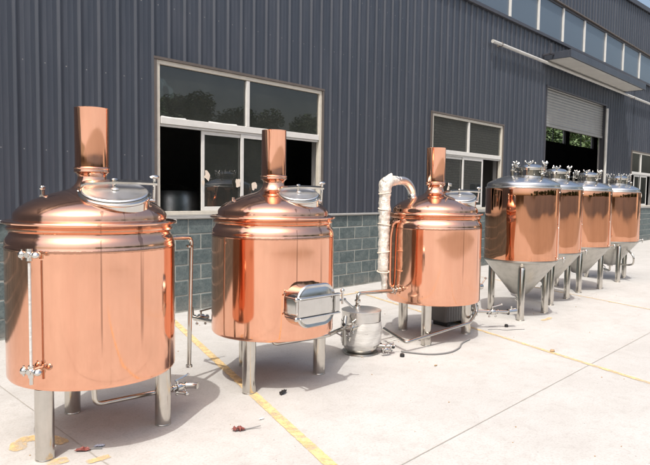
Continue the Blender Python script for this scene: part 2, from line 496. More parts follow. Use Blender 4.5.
ribs(w, XL, wins[0][0], 1.25, CZ0 - .02); ribs(w, wins[0][1], wins[1][0], 1.25, CZ0 - .02)
ribs(w, wins[1][1], door[0], 1.25, CZ0 - .02); ribs(w, door[1], wins[2][0], 1.25, CZ0 - .02); ribs(w, wins[2][1], XR, 1.25, CZ0 - .02)
for a, b in wins: ribs(w, a, b, WZ1, CZ0 - .02)
ribs(w, door[0], door[1], door[2], CZ0 - .02)
ribs(w, XL, CX0, CZ0 - .02, roofz(XL), roofz(CX0)); ribs(w, CX0, CX1, CZ1 + .02, roofz(CX0), roofz(CX1)); ribs(w, CX1, XR, CZ0 - .02, roofz(CX1), roofz(XR))
w.build('wall_cladding', M['wall'], B, 20)
# inner lining keeps the sun out of the hall
w = MB(); Yi = W + .12
def lining(x0, x1, z0, z1): w.box(x0, Yi, z0, x1, Yi + .1, z1)
lining(XL, wins[0][0], 0, CZ0); lining(wins[0][1], wins[1][0], 0, CZ0); lining(wins[1][1], door[0], 0, CZ0); lining(door[1], wins[2][0], 0, CZ0); lining(wins[2][1], XR, 0, CZ0)
for a, b in wins: lining(a, b, 0, WZ0); lining(a, b, WZ1, CZ0)
lining(door[0], door[1], door[2], CZ0)
lining(XL, XR, CZ0, 6.3)
w.build('inner_lining', M['inside'], B)
YB = 16.5
w = MB(); w.box(XL, Yi + .1, -.05, XR, YB, .004); w.build('hall_floor', M['insidefloor'], B)
# back wall with a strip of windows
w = MB(); bz0, bz1 = 5.2, 6.15
bw = [(27.5, 31.3), (32.4, 36.4), (37.3, 41.1), (41.8, 46.3), (47.2, 51.4)]
w.box(XL, YB, 0, XR, YB + .2, bz0); w.prism([(XL, bz1), (XR, bz1), (XR, roofz(XR)), (XL, roofz(XL))], YB, YB + .2)
px = XL
for a, b in bw: w.box(px, YB, bz0, a, YB + .2, bz1); px = b
w.box(px, YB, bz0, XR, YB + .2, bz1)
w.build('rear_wall', M['inside'], B)
for a, b in bw:
    f = MB()
    f.box(a, YB + .051, bz0 + .001, b, YB + .099, bz0 + .05)
    for u in (a + .001, (a + b) / 2 - .03, b - .061): f.box(u, YB + .05, bz0 + .002, u + .06, YB + .1, bz1 - .001)
    f.build('rear_window_frame', M['flash'], B)
w = MB(); w.box(XL - .2, W, 0, XL, YB + .2, roofz(XL)); w.build('side_wall', M['wall'], B)
w = MB(); w.box(XR, W + .03, 0, XR + .2, YB + .2, roofz(XR)); w.build('side_wall', M['wall'], B)
# partition inside and roof
w = MB(); w.box(13.9, Yi + .1, .004, 14.05, YB, 6.3); w.build('inner_partition', M['inside'], B)
w = MB()
w.prism([(XL - .3, roofz(XL) + .02), (XR + .3, roofz(XR) + .02), (XR + .3, roofz(XR) + .12), (XL - .3, roofz(XL) + .12)], W - .03, YB + .4)
w.build('roof', M['flash'], B)
w = MB(); w.prism([(XL - .32, roofz(XL) - .01), (XR + .32, roofz(XR) - .01), (XR + .32, roofz(XR) + .14), (XL - .32, roofz(XL) + .14)], W - .08, W - .032); w.build('roof_verge', M['flash'], B)

# block plinth
w = MB(); PZ = 1.245; BH = .2045
segs = [(XL, door[0] - .05), (door[1] + .05, XR)]
mo = MB()
for sx0, sx1 in segs:
    mo.box(sx0, W - .051, 0, sx1, W + .11, PZ)
    for r_ in range(7):
        z0 = PZ - (r_ + 1) * BH + .0085; z1 = PZ - r_ * BH - .0085
        if z1 < .02: break
        z0 = max(z0, .004)
        k = 0; xx = sx0 - (.2 if r_ % 2 else 0) + ((2.3 - sx0) % .4)
        xx = sx0 - .4 + ((7.33 + (.2 if r_ % 2 else 0) - sx0) % .4)
        while xx < sx1:
            a = max(xx + .0085, sx0 + .002); b = min(xx + .3915, sx1 - .002)
            if b - a > .05:
                w.cur = R.random(); dd = R.uniform(0, .006)
                if a < 27: w.bbox(a, W - .056 - dd, z0, b, W - .02, z1, .006)
                else: w.box(a, W - .056 - dd, z0, b, W - .02, z1)
            xx += .4
mo.build('plinth_mortar', M['mortar'], B)
w.v = [(x_ + R.uniform(-.0025, .0025), y_ + R.uniform(-.002, .002), z_ + R.uniform(-.0025, .0025)) for x_, y_, z_ in w.v]
w.build('plinth_blocks', M['block'], B, 20)
w = MB()
for sx0, sx1 in segs: w.bbox(sx0, W - .085, PZ + .002, sx1, W - .001, PZ + .032, .004)
w.build('plinth_ledge', M['ledge'], B)

# window flashing, frames, sashes, panes
def rect_frame(mb, x0, z0, x1, z1, t, ya, yb, tb=None):
    tb = tb or t
    mb.bbox(x0, ya, z1 - t, x1, yb, z1, .003); mb.bbox(x0, ya, z0, x1, yb, z0 + tb, .003)
    mb.bbox(x0, ya, z0 + tb, x0 + t, yb, z1 - t, .003); mb.bbox(x1 - t, ya, z0 + tb, x1, yb, z1 - t, .003)
def make_window(x0, x1, sashes, mull, stickers=()):
    ya, yb = W - .012, W + .06
    f = MB(); rect_frame(f, x0 + .012, WZ0 + .012, x1 - .012, WZ1 - .012, .052, ya, yb, .05)
    fr = f.build('window', M['cream_frame'], B)
    f = MB(); tz = 2.47
    f.bbox(x0 + .074, ya - .004, tz, x1 - .074, yb - .002, tz + .085, .004)
    f.bbox(x0 + .074, ya + .018, tz - .03, x1 - .074, yb - .004, tz - .002, .003)
    for mx in mull: f.bbox(mx, ya - .002, tz + .087, mx + .055, yb, WZ1 - .074, .003)
    f.build('window_bars', M['white_frame'], fr)
    for a, b in zip([x0 + .074] + [m_ + .056 for m_ in mull], mull + [x1 - .074]): p = MB(); p.box(a, W + .022, tz + .087, b, W + .028, WZ1 - .074); p.build('fixed_pane', M['glass'], fr)
    for i, (a, b) in enumerate(sashes):
        y0 = W + (.004 if i % 2 else .030)
        s_ = MB(); rect_frame(s_, a, WZ0 + .064, b, tz - .033, .05, y0, y0 + .024, .055)
        so = s_.build('sliding_sash', M['white_frame'], fr)
        p = MB(); p.box(a + .05, y0 + .009, WZ0 + .12, b - .05, y0 + .014, tz - .083); p.build('sash_pane', M['glass'], fr)
    # flashing strip round the opening
    f = MB(); f.box(x0 - .03, W - .034, WZ1 - .010, x1 + .03, W + .12, WZ1 + .022); f.box(x1 - .010, W - .030, WZ0 - .005, x1 + .026, W + .12, WZ1 - .012); f.box(x0 - .026, W - .030, WZ0 - .005, x0 + .010, W + .12, WZ1 - .012)
    f.build('window_flashing', M['flash_brown'] , fr)
    f = MB(); f.box(x0 - .02, W - .075, WZ0 - .005, x1 + .02, W + .12, WZ0 + .010); f.build('sill', M['ledge'], fr)
    for sx, sz, sr in stickers:
        q = MB(); pts = []
        kk = 11
        for i in range(kk):
            a = 2 * PI * i / kk; rr = sr * R.uniform(.6, 1.25); pts.append((sx + rr * .62 * math.cos(a), sz + rr * math.sin(a)))
        q.prism(pts, W - .004, W - .001); q.build('torn_sticker', M['paper'], fr)
    return fr
make_window(*wins[0], [(4.80, 5.62), (5.46, 6.30)], [5.545], [(4.87, 1.83, .085), (4.80, 1.73, .04), (5.40, 1.74, .07), (5.70, 1.71, .075)])
for a, b in ((4.16, 4.55), (4.90, 5.40)):  # white strips put in for bright reflections on the glass above the transom
    f = MB(); ragged = [(a, 2.557), (b, 2.557), (b - .02, 2.572), ((a + b) / 2, 2.566), (a + .01, 2.573)]; f.prism(ragged, W + .012, W + .018); f.build('reflection_strip', M['white_litter'], [o for o in D.objects if o.name == 'window'][0])
make_window(*wins[1], [(10.80, 11.68), (11.56, 12.44)], [11.74], [(10.98, 1.72, .08), (12.75, 1.70, .08)])
make_window(*wins[2], [(23.45, 24.2), (24.1, 24.9)], [24.03], [(24.28, 1.72, .10)])

# clerestory band
cm = [9.46]
for q in (11.55, 13.45, 15.0, 16.55, 18.1, 19.85, 21.55, 23.3, 25.1, 26.9, 28.7, 30.5, 32.3, 34.1, 35.9, 37.7, 39.5): cm.append(q)
f = MB(); f.bbox(CX0, W - .02, CZ0, CX1, W + .05, CZ0 + .05, .004); f.bbox(CX0, W - .02, CZ1 - .05, CX1, W + .05, CZ1, .004)
cw = f.build('clerestory_window', M['flash'], B)
for i, q in enumerate(cm):
    f = MB(); f.bbox(q, W - .026, CZ0 + .051, q + .07, W + .05, CZ1 - .051, .004); f.build('mullion', M['white_frame'], cw)
    e = cm[i + 1] if i + 1 < len(cm) else CX1
    f = MB(); f.box(q + .072, W + .012, CZ0 + .051, e - .002, W + .02, CZ1 - .051); f.build('pane', M['glass_clerestory'], cw)
f = MB(); f.bbox(XL, W - .075, CZ0 - .06, XR, W - .001, CZ0 - .004, .005); f.build('string_flashing', M['flash'], B)
f = MB(); f.bbox(CX0 - .1, W - .07, CZ1 + .004, CX1 + .1, W + .02, CZ1 + .04, .005); f.build('head_flashing', M['flash_brown'], B)

# canopy over the door
cx0, cx1, cy, cz = 15.40, 21.66, 6.12, 5.15
f = MB(); th = .19
f.bbox(cx0, cy, cz - .0, cx1, cy + .05, cz + th, .005)
f.bbox(cx0, cy + .052, cz, cx0 + .05, W - .025, cz + th - .01, .005); f.bbox(cx1 - .05, cy + .052, cz, cx1, W - .025, cz + th - .01, .005)
f.box(cx0 + .051, cy + .051, cz + th - .04, cx1 - .051, W - .024, cz + th - .012)
cano = f.build('canopy', M['wall'], B)
f = MB(); f.box(cx0 + .052, cy + .052, cz + .012, cx1 - .052, W - .03, cz + .03); f.build('soffit', M['soffit'], cano)
f = MB(); f.bbox(cx0 - .16, W - .30, cz + .10, cx0 - .003, W - .26, cz + .14, .004); f.bbox(cx0 - .20, W - .30, cz + .10, cx0 - .16, W - .26, cz + .36, .004); f.bbox(cx0 - .10, W - .26, cz + .10, cx0 - .06, W - .024, cz + .14, .004); f.build('bracket', M['flash'], cano)
# long conduit under the canopy
f = MB(); f.tube([(12.50, W - .11, 5.08), (32, W - .11, 5.08)], .040, 12)
wp = f.build('wall_pipe', M['pipe_white'], B)
for xx in (12.9, 22.5, 25, 28): f = MB(); f.bbox(xx, W - .152, 5.035, xx + .03, W - .001, 5.128, .006); f.build('pipe_clip', M['flash_brown'], wp)
# roller shutter, half open
f = MB(); z = 3.58; zt = door[2]
prof = []
while z < zt - .001:
    for dy, dz in ((.0, 0), (-.014, .018), (-.016, .045), (-.006, .070)):
        prof.append((dy, z + dz))
    z += .078
vs = []
for dy, zz in prof: vs += [(door[0] + .05, W + .10 + dy, min(zz, zt + .02)), (door[1] - .05, W + .10 + dy, min(zz, zt + .02))]
f.add(vs, [(2 * i, 2 * i + 1, 2 * i + 3, 2 * i + 2) for i in range(len(prof) - 1)])
f.bbox(door[0] + .05, W + .07, 3.51, door[1] - .05, W + .115, 3.582, .006)
f.build('roller_shutter', M['shutter'], B, 25)
f = MB(); f.bbox(door[0] - .005, W - .02, 0, door[0] + .05, W + .14, door[2] - .001, .004); f.build('shutter_guide', M['flash'], B)
f = MB(); f.bbox(door[1] - .05, W + .0, 0, door[1] + .005, W + .14, door[2] - .001, .004); f.build('shutter_guide', M['flash'], B)
f = MB(); f.tube([(20.16, W - .05, 0), (20.16, W - .05, 4.44)], .045, 12); f.build('guide_post', M['pipe_white'], B)
f = MB(); f.bbox(door[0], W - .03, door[2], door[1], W - .002, door[2] + .05, .004); f.build('door_head_flashing', M['flash'], B)

# things glimpsed in the hall
c = thing('storage_crate', 'pale box standing inside behind the right end of the first window', 'crate', (7.55, 8.0, .004))
f = MB(); f.bbox(-.35, -.3, 1.2, .35, .3, 1.72, .01); f.build('box_body', M['white_frame'], c)
f = MB(); f.bbox(-.6, -.4, 1.12, .8, .4, 1.198, .006); f.build('shelf', M['grey_paint'], c)
f = MB()
for sx in (-.55, .75):
    for sy in (-.36, .36): f.bbox(sx - .025, sy - .025, 0, sx + .025, sy + .025, 1.118, .003)
f.build('shelf_frame', M['grey_paint'], c)
c = thing('steel_tank', 'dim steel tank standing inside behind the open left side of the first window', 'tank', (5.6, 9.0, .004))
f = MB(); f.lathe([(0, .35), (.5, .40), (.55, .5), (.55, 1.5), (.5, 1.62), (.2, 1.72), (0, 1.73)], n=40); f.build('tank_body', M['steel_dull'], c)
for k in range(3):
    a = k * 2.09 + .3; f = MB(); f.tube([(.42 * math.cos(a), .42 * math.sin(a), 0), (.42 * math.cos(a), .42 * math.sin(a), .45)], .04); f.build('leg', M['steel_dull'], c)

# ------------------------------------------------------------------ fittings
def frame_to(d, up=(0, 0, 1)):
    """matrix whose z axis runs along d"""
    d = Vector(d).normalized(); up = Vector(up)
    if abs(d.dot(up)) > .95: up = Vector((0, 1, 0))
    x = up.cross(d).normalized(); y = d.cross(x)
    return Matrix((x, y, d)).transposed()
def add_valve(mb, p, d, s=1.0, hdir=(0, 0, 1), lever=True):
    """sanitary butterfly valve lying along d"""
    p = Vector(p); d = Vector(d).normalized(); h = Vector(hdir).normalized(); m = frame_to(d)
    prof = [(0, -.075), (.020, -.075), (.030, -.073), (.030, -.062), (.019, -.058), (.019, -.03), (.033, -.027), (.036, -.015), (.036, .015), (.033, .027), (.019, .03), (.019, .058), (.030, .062), (.030, .073), (.020, .075), (0, .075)]
    mb.lathe([(r * s, z * s) for r, z in prof], p, 16, m)
    for q in (-.045, .045):   # clamp wing nuts
        c = p + d * (q * s); mb.tube([c + h * (-.02 * s), c + h * (-.055 * s)], .007 * s, 6); mb.sph(c + h * (-.058 * s), .014 * s, 8)
def add_handle(mb, p, d, s=1.0, hdir=(0, 0, 1)):
    p = Vector(p); d = Vector(d).normalized(); h = Vector(hdir).normalized()
    mb.tube([p + h * (.02 * s), p + h * (.062 * s)], .009 * s, 8)
    e = p + h * (.062 * s)
    mb.tube([e - d * (.015 * s), e + d * (.07 * s) + h * (.018 * s), e + d * (.12 * s) + h * (.03 * s)], .0085 * s, 8)
    mb.sph(e + d * (.125 * s) + h * (.03 * s), .013 * s, 8)
def valve(parent, p, d, s=1.0, hdir=(0, 0, 1), handle=True, hmat='steel'):
    mb = MB(); add_valve(mb, p, d, s, hdir); v = mb.build('valve', M['steel_bright'], parent)
    if handle:
        mb = MB(); add_handle(mb, p, d, s, hdir); mb.build('valve_handle', M[hmat], v)
    return v
def valve_sub(parent, p, d, s=1.0, hdir=(0, 0, 1)):
    mb = MB(); add_valve(mb, p, d, s, hdir); add_handle(mb, p, d, s, hdir); return mb.build('valve', M['steel_bright'], parent)
def wing(mb, p, s=1.0, ax=(1, 0, 0)):
    p = Vector(p); ax = Vector(ax)
    mb.lathe([(0, -.01), (.012, -.01), (.014, 0), (.010, .02), (0, .021)], p, 10, Matrix.Scale(s, 3))
    for k in (-1, 1):
        mb.tube([p + ax * (.008 * k * s), p + ax * (.022 * k * s) + Vector((0, 0, .010 * s)), p + ax * (.033 * k * s) + Vector((0, 0, .022 * s))], .006 * s, 8, radii=[.005 * s, .007 * s, .009 * s])
        mb.sph(p + ax * (.034 * k * s) + Vector((0, 0, .023 * s)), .010 * s, 8)

# ------------------------------------------------------------------ copper brewing vessels
def brew_vessel(label, loc, legs, hatch_az, tilt_az, hr=1.0, hd=.262):
    t = thing('brewing_vessel', label, 'brewing tank', loc, 0, 'copper brewing vessels with chimneys')
    ph = R.random() * 6
    wob = lambda a, z: .0012 * math.sin(3 * a + ph) + .0008 * math.sin(7 * a + 2 * z + ph)
    zs = [.46 + i * (1.232 - .46) / 8 for i in range(9)]
    f = MB()
    f.lathe([(0, .425), (.40, .428), (.498, .432), (.512, .437), (.519, .448)] + [(.520, z) for z in zs] + [(.5205, 1.238)], n=160, wob=wob)
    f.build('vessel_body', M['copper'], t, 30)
    f = MB()
    f.lathe([(.5205, 1.2385), (.522, 1.244), (.522, 1.250), (.5195, 1.2545), (.5185, 1.27), (.5150, 1.290), (.508, 1.306), (.500, 1.316), (.494, 1.325), (.492, 1.345)], n=160)
    sh = f.build('shoulder', M['copper_bright'], t, 30)
    f = MB(); f.lathe([(.492, 1.3455), (.500, 1.350), (.507, 1.358), (.507, 1.368), (.500, 1.374), (.498, 1.380), (.513, 1.388), (.529, 1.394), (.533, 1.402), (.529, 1.409), (.516, 1.413), (.472, 1.4195)], n=160)
    f.build('rim', M['copper_bright'], t, 40)
    f = MB(); f.lathe([(.471, 1.4195), (.4695, 1.426), (.4690, 1.446), (.465, 1.457), (.456, 1.470), (.434, 1.492), (.400, 1.516), (.351, 1.541), (.300, 1.562), (.259, 1.577), (.20, 1.594), (.155, 1.606), (.130, 1.617), (.112, 1.633), (.098, 1.653), (.090, 1.675), (.088, 1.69)], n=160)
    f.build('dome', M['copper_bright'], t, 40)
    # chimney with rolled collars
    f = MB(); f.lathe([(.088, 1.6905), (.091, 1.700), (.097, 1.710), (.1045, 1.716), (.1115, 1.720), (.1125, 1.726), (.110, 1.731), (.110, 1.739), (.113, 1.744), (.111, 1.750), (.1045, 1.753)], n=72)
    cc = f.build('chimney', M['copper_bright'], t, 40)
    f = MB(); f.lathe([(.1045, 1.7535), (.1045, 2.126), (.1065, 2.130), (.1035, 2.132), (.1015, 2.126), (.1015, 1.80), (0, 1.79)], n=72, wob=lambda a, z: .0022 * math.sin(2 * a + 3 * z + ph) * max(0, z - 1.75) * 2)
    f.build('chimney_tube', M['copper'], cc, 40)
    # legs
    for lx, ly in legs:
        f = MB(); f.tube([(lx, ly, .004), (lx, ly, .30), (lx, ly, .432)], .054, 28); f.lathe([(.0, 0), (.056, 0), (.056, .006), (.054, .010), (0, .0101)], (lx, ly, 0), 28)
        f.build('leg', M['steel'], t)
    # manhole: tilted collar, lid, clamp arm
    pos = Vector((math.cos(hatch_az), math.sin(hatch_az), 0)); ca, sa = math.cos(tilt_az), math.sin(tilt_az)
    out = Vector((ca, sa, 0)); ax = (Vector((0, 0, 1)) * math.cos(rad(19)) + out * math.sin(rad(19))).normalized()
    rightv = Vector((-sa, ca, 0))
    m = Matrix((rightv * hr, ax.cross(rightv) * hr, ax)).transposed()
    o = Vector((0, 0, 1.552)) + pos * hd
    f = MB(); f.lathe([(.206, -.125), (.206, .018), (.214, .020), (.217, .026), (.217, .036), (.212, .042), (.186, .046)], o, 72, m)
    mh = f.build('manhole', M['steel_bright'], t, 35)
    f = MB(); f.lathe([(.196, .0465), (.198, .052), (.192, .057), (.182, .056), (.176, .0535), (.15, .054), (.10, .057), (.04, .059), (0, .060)], o, 72, m)
    f.lathe([(.0, .062), (.024, .063), (.022, .070), (.012, .074), (0, .075)], o, 24, m)
    f.build('manhole_lid', M['steel_pale'], mh, 40)
    def L(x, y, z): return o + m @ Vector((x, y, z))
    f = MB()
    # flat bar across the lid
    bar = [(-.205, .03), (-.198, .070), (-.165, .084), (0, .094), (.16, .092), (.258, .088)]
    vs = []
    for i, (bx, bz) in enumerate(bar):
        for yy, zz in ((-.026, -.007), (.026, -.007), (.026, .007), (-.026, .007)): vs.append(L(bx, yy + .06, bz + zz))
    fs = [(4 * i + k, 4 * i + (k + 1) % 4, 4 * i + 4 + (k + 1) % 4, 4 * i + 4 + k) for i in range(len(bar) - 1) for k in range(4)] + [(3, 2, 1, 0), tuple(4 * (len(bar) - 1) + k for k in range(4))]
    f.add(vs, fs)
    f.tube([L(0, .06, .06), L(0, .06, .108)], .012, 10); f.sph(L(0, .06, .108), .016, 10, (1.3, .8, .6))
    f.build('clamp_arm', M['steel'], mh)
    f = MB()
    f.tube([L(.240, .06, -.04), L(.240, .06, .125)], .009, 10); f.sph(L(.240, .06, .130), .023, 10, (1.5, 1, .6))
    f.tube([L(.200, .06, -.03), L(.248, .06, -.03)], .011, 10)
    f.build('wing_nut', M['steel_bright'], mh)
    f = MB(); f.tube([L(-.207, .015, .03), L(-.207, .105, .03)], .012, 10); f.bbox(-.222, .035, -.02, -.192, .085, .04, .004, Matrix.Translation(o) @ m.to_4x4())
    f.build('hinge', M['steel'], mh)
    return t
LEGS = [(-.405, -.205), (.385, -.215), (.04, .43)]
V1 = brew_vessel('nearest copper brewing vessel, far left, with sight tube and two valves on its front', (1.80, 3.80, 0), LEGS, rad(275), rad(245), 1.0)
V2 = brew_vessel('middle copper brewing vessel with square steel furnace hatch low on its front', (3.42, 3.85, 0), [(-.40, -.175), (.38, -.20), (.06, .45)], rad(277), rad(233), .82, .275)
V3 = brew_vessel('copper brewing vessel beside the fermenters with foil wrapped vapour pipe on its left', (5.75, 3.75, 0), [(-.40, -.19), (.40, -.205), (.02, .42)], rad(290), rad(220), .86, .275)

# --- vessel 1 details (local to the vessel: subtract its place)
def loc(V, p): return Vector(p) - V.location
def vpt(az_deg, r, z): a = rad(az_deg); return Vector((r * math.cos(a), r * math.sin(a), z))
sa_ = 209
f = MB(); f.tube([vpt(sa_, .575, .60), vpt(sa_, .575, 1.19)], .0085, 12)
sg = f.build('sight_tube', M['film'], V1)
for zz in (1.235, .565):
    mb = MB(); p = vpt(sa_, .575, zz)
    mb.tube([vpt(sa_, .515, zz), vpt(sa_, .60, zz)], .015, 12); mb.sph(p, .024, 12); mb.tube([p + Vector((0, 0, -.035)), p + Vector((0, 0, .035))], .017, 12)
    q = p + vpt(sa_ + 90, 1, 0) * .045; q2 = p - vpt(sa_ + 90, 1, 0) * .05
    mb.tube([p, q], .012, 10); mb.sph(q, .026, 10, (1, 1, .8)); mb.tube([p, q2], .012, 10); mb.sph(q2, .023, 10)
    mb.tube([q2 + Vector((0, 0, -.03)), q2 + Vector((0, 0, .03))], .007, 8)
    if zz < 1: mb.tube([p + Vector((0, 0, -.035)), p + Vector((0, 0, -.075))], .011, 10)
    mb.build('valve', M['steel_bright'], sg)
f = MB()   # drain line under the vessel
f.tube([loc(V1, (1.745, 3.70, .43)), loc(V1, (1.755, 3.70, .213)), loc(V1, (2.34, 3.72, .178))], .017, 14, .05)
dp = f.build('drain_pipe', M['steel'], V1)
valve_sub(dp, loc(V1, (2.40, 3.72, .178)), (1, 0, 0), .85, (-.3, .1, .9))
f = MB(); f.tube([loc(V1, (2.455, 3.72, .178)), loc(V1, (2.50, 3.69, .176)), loc(V1, (2.52, 3.66, .174))], .024, 14); f.tube([loc(V1, (2.37, 3.70, .15)), loc(V1, (2.39, 3.62, .16))], .012, 10); f.sph(loc(V1, (2.39, 3.61, .16)), .018, 8); f.build('outlet', M['steel_bright'], dp)
f = MB()   # overflow line down the right side
f.tube([loc(V1, (2.28, 3.98, 1.255)), loc(V1, (2.735, 4.06, 1.236)), loc(V1, (2.712, 4.06, .20))], .0175, 14, .045)
op = f.build('overflow_pipe', M['steel'], V1)
for pz in (.20, 1.17): f = MB(); f.lathe([(0, -.008), (.026, -.008), (.027, 0), (.026, .010), (0, .010)], loc(V1, (2.713, 4.06, pz)), 16); f.build('pipe_ferrule', M['steel_bright'], op)
f = MB()
for yy in (-.02, .02):
    b_ = vpt(147, .30, 1.555); f.tube([b_ + vpt(57, 1, 0) * yy, b_ + vpt(57, 1, 0) * yy + Vector((0, 0, .055))], .009, 8); f.sph(b_ + vpt(57, 1, 0) * yy + Vector((0, 0, .06)), .015, 8)
f.tube([vpt(147, .30, 1.56) - vpt(57, 1, 0) * .03, vpt(147, .30, 1.56) + vpt(57, 1, 0) * .03], .013, 8)
f.build('lifting_lug', M['steel_bright'], V1)
f = MB(); f.lathe([(0, -.02), (.014, -.02), (.014, .012), (0, .014)], vpt(160, .36, 1.55), 12); f.build('dome_stub', M['steel'], V2)
# rim clips
for V in (V1, V2, V3):
    f = MB(); c_ = vpt(335, .525, 1.402); f.bbox(-.012, -.012, -.018, .014, .012, .012, .003, Matrix.Translation(c_) @ Matrix.Rotation(rad(335), 4, 'Z')); f.build('rim_clip', M['steel'], V)

# --- vessel 2: furnace hatch on the front
def stadium(cx, cz, w_, h_, r, k=8):
    pts = []
    for qx, qz, a0 in ((w_ / 2 - r, h_ / 2 - r, 0), (-w_ / 2 + r, h_ / 2 - r, 90), (-w_ / 2 + r, -h_ / 2 + r, 180), (w_ / 2 - r, -h_ / 2 + r, 270)):
        for i in range(k + 1):
            a = rad(a0 + 90 * i / k); pts.append((cx + qx + r * math.cos(a), cz + qz + r * math.sin(a)))
    return pts
HM = Matrix.Translation((0.0, 0.0, 0)) @ Matrix.Rotation(rad(-2), 4, 'Z')
hx, hz = -.055, .728
f = MB()
oo = stadium(hx, hz, .41, .33, .12); ii = stadium(hx, hz, .35, .27, .095); n_ = len(oo)
vs = [HM @ Vector((x_, y_, z_)) for y_, P_ in ((-.46, oo), (-.585, oo), (-.585, ii), (-.50, ii)) for x_, z_ in P_]
fs = []
for lv in range(3):
    for i in range(n_):
        j = (i + 1) % n_; fs.append((lv * n_ + i, (lv + 1) * n_ + i, (lv + 1) * n_ + j, lv * n_ + j))
f.add(vs, [q[::-1] for q in fs]); hatch = f.build('furnace_hatch', M['steel_bright'], V2, 30)
f = MB()
# dished door
def ringed(levels, m):
    mb = MB(); n_ = len(levels[0][1]); vs = [m @ Vector((x_, y_, z_)) for y_, P_ in levels for x_, z_ in P_]
    fs = [(lv * n_ + i, lv * n_ + (i + 1) % n_, (lv + 1) * n_ + (i + 1) % n_, (lv + 1) * n_ + i) for lv in range(len(levels) - 1) for i in range(n_)]
    fs.append(tuple((len(levels) - 1) * n_ + i for i in range(n_)))
    mb.add(vs, fs); return mb
ringed([(-.588, stadium(hx, hz, .418, .338, .125)), (-.602, stadium(hx, hz, .418, .338, .125)), (-.612, stadium(hx, hz, .40, .32, .118)), (-.606, stadium(hx, hz, .365, .28, .10)), (-.624, stadium(hx, hz, .29, .20, .08))], HM).build('hatch_door', M['steel_satin'], hatch, 30)
f = MB(); f.bbox(hx - .225, -.655, hz - .068, hx + .115, -.627, hz + .068, .006, HM); f.bbox(hx + .115, -.650, hz - .055, hx + .135, -.630, hz + .055, .004, HM); f.bbox(hx + .165, -.655, hz - .066, hx + .215, -.627, hz + .066, .006, HM)
f.bbox(hx - .225, -.664, hz + .070, hx + .215, -.627, hz + .082, .003, HM); f.bbox(hx - .225, -.664, hz - .082, hx + .215, -.627, hz - .070, .003, HM)
f.build('cross_bar', M['steel_satin'], hatch)
for zz in (.075, -.075): f = MB(); f.tube([HM @ Vector((hx - .245, -.645, hz + zz)), HM @ Vector((hx - .215, -.645, hz + zz))], .013, 10); f.sph(HM @ Vector((hx - .25, -.645, hz + zz)), .019, 10); f.tube([HM @ Vector((hx - .24, -.645, hz + zz)), HM @ Vector((hx - .23, -.50, hz + zz))], .008, 8); f.build('hatch_hinge', M['steel_bright'], hatch)
f = MB(); f.tube([HM @ Vector((hx + .20, -.61, hz + .01)), HM @ Vector((hx + .31, -.62, hz + .015))], .011, 10)
f.tube([HM @ Vector((hx + .28, -.62, hz - .02)), HM @ Vector((hx + .275, -.62, hz + .085))], .010, 10); f.tube([HM @ Vector((hx + .30, -.62, hz + .01)), HM @ Vector((hx + .38, -.64, hz - .06))], .009, 10); f.sph(HM @ Vector((hx + .275, -.62, hz + .09)), .018, 10)
f.build('hatch_latch', M['steel_bright'], hatch)
f = MB(); f.tube([(-.19, -.19, .43), (-.20, -.25, .378), (.44, -.25, .345), (.80, -.05, .30), (1.02, -.02, .30)], .019, 14, .05); f.build('drain_pipe', M['steel'], V2)
f = MB(); f.tube([(-.12, -.19, .43), (-.13, -.21, .40), (.40, -.20, .375)], .012, 12, .04); f.build('return_pipe', M['steel'], V2)
f = MB(); f.tube([(-.30, .38, .47), (-.33, .52, .47), (-.335, .70, .47)], .016, 12, .03); f.tube([(-.335, .70, .47), (-.335, .72, .56)], .013, 10); f.build('rear_outlet', M['steel'], V2)
valve(V2, (-.25, .70, .455), (1, -.1, -.1), .95, (0, 0, 1))

# --- vessel 3 details
def P3(x, y, z): return loc(V3, (x, y, z))
f = MB(); f.tube([P3(5.615, 3.97, 1.52), P3(5.65, 3.99, 1.575)] + [P3(5.46 + .20 * math.cos(a), 4.0, 1.585 + .175 * math.sin(a)) for a in [i * PI / 20 for i in range(1, 11)]] + [P3(5.20, 4.0, 1.757)], .047, 24)
vp = f.build('vapour_pipe', M['steel_pale'], V3)
f = MB(); f.lathe([(0, -.02), (.052, -.02), (.054, -.005), (.05, .012), (.040, .016)], P3(5.645, 3.985, 1.585), 24); f.build('pipe_flange', M['steel_bright'], vp)
pts = []; rr = []
k = 60
path = [(5.40, 4.0, 1.757), (5.32, 4.0, 1.757), (5.22, 4.0, 1.750), (5.165, 4.0, 1.72), (5.155, 4.0, 1.66), (5.15, 4.0, 1.2), (5.145, 4.0, .80), (5.165, 4.0, .74), (5.18, 4.0, .60), (5.185, 4.0, .50)]
base_r = [.050, .054, .066, .082, .072, .064, .062, .040, .034, .032]
for i in range(len(path) - 1):
    a = Vector(path[i]); b = Vector(path[i + 1]); st = max(2, int((b - a).length / .018))
    for j in range(st):
        u = j / st; pts.append(loc(V3, a.lerp(b, u))); rr.append((base_r[i] * (1 - u) + base_r[i + 1] * u) * R.uniform(.86, .95))
f = MB(); f.tube(pts, .06, 26, radii=rr)
from mathutils import noise as mnoise
for i_, v_ in enumerate(f.v):
    v_ = Vector(v_); q_ = v_ * 1.0; d_ = mnoise.noise_vector(Vector((q_.x * 22, q_.y * 22, q_.z * 16))) * .009 + mnoise.noise_vector(q_ * 60) * .007
    f.v[i_] = tuple(v_ + d_)
f.tube([P3(5.235, 4.0, 1.785), P3(5.24, 3.99, 1.815), P3(5.25, 3.985, 1.835)], .03, 8, radii=[.05, .025, .008])
f.tube([P3(5.165, 3.99, 1.73), P3(5.12, 3.98, 1.76), P3(5.10, 3.98, 1.765)], .03, 8, radii=[.055, .04, .01])
fo = f.build('foil_wrap', M['foil'], vp, 60)
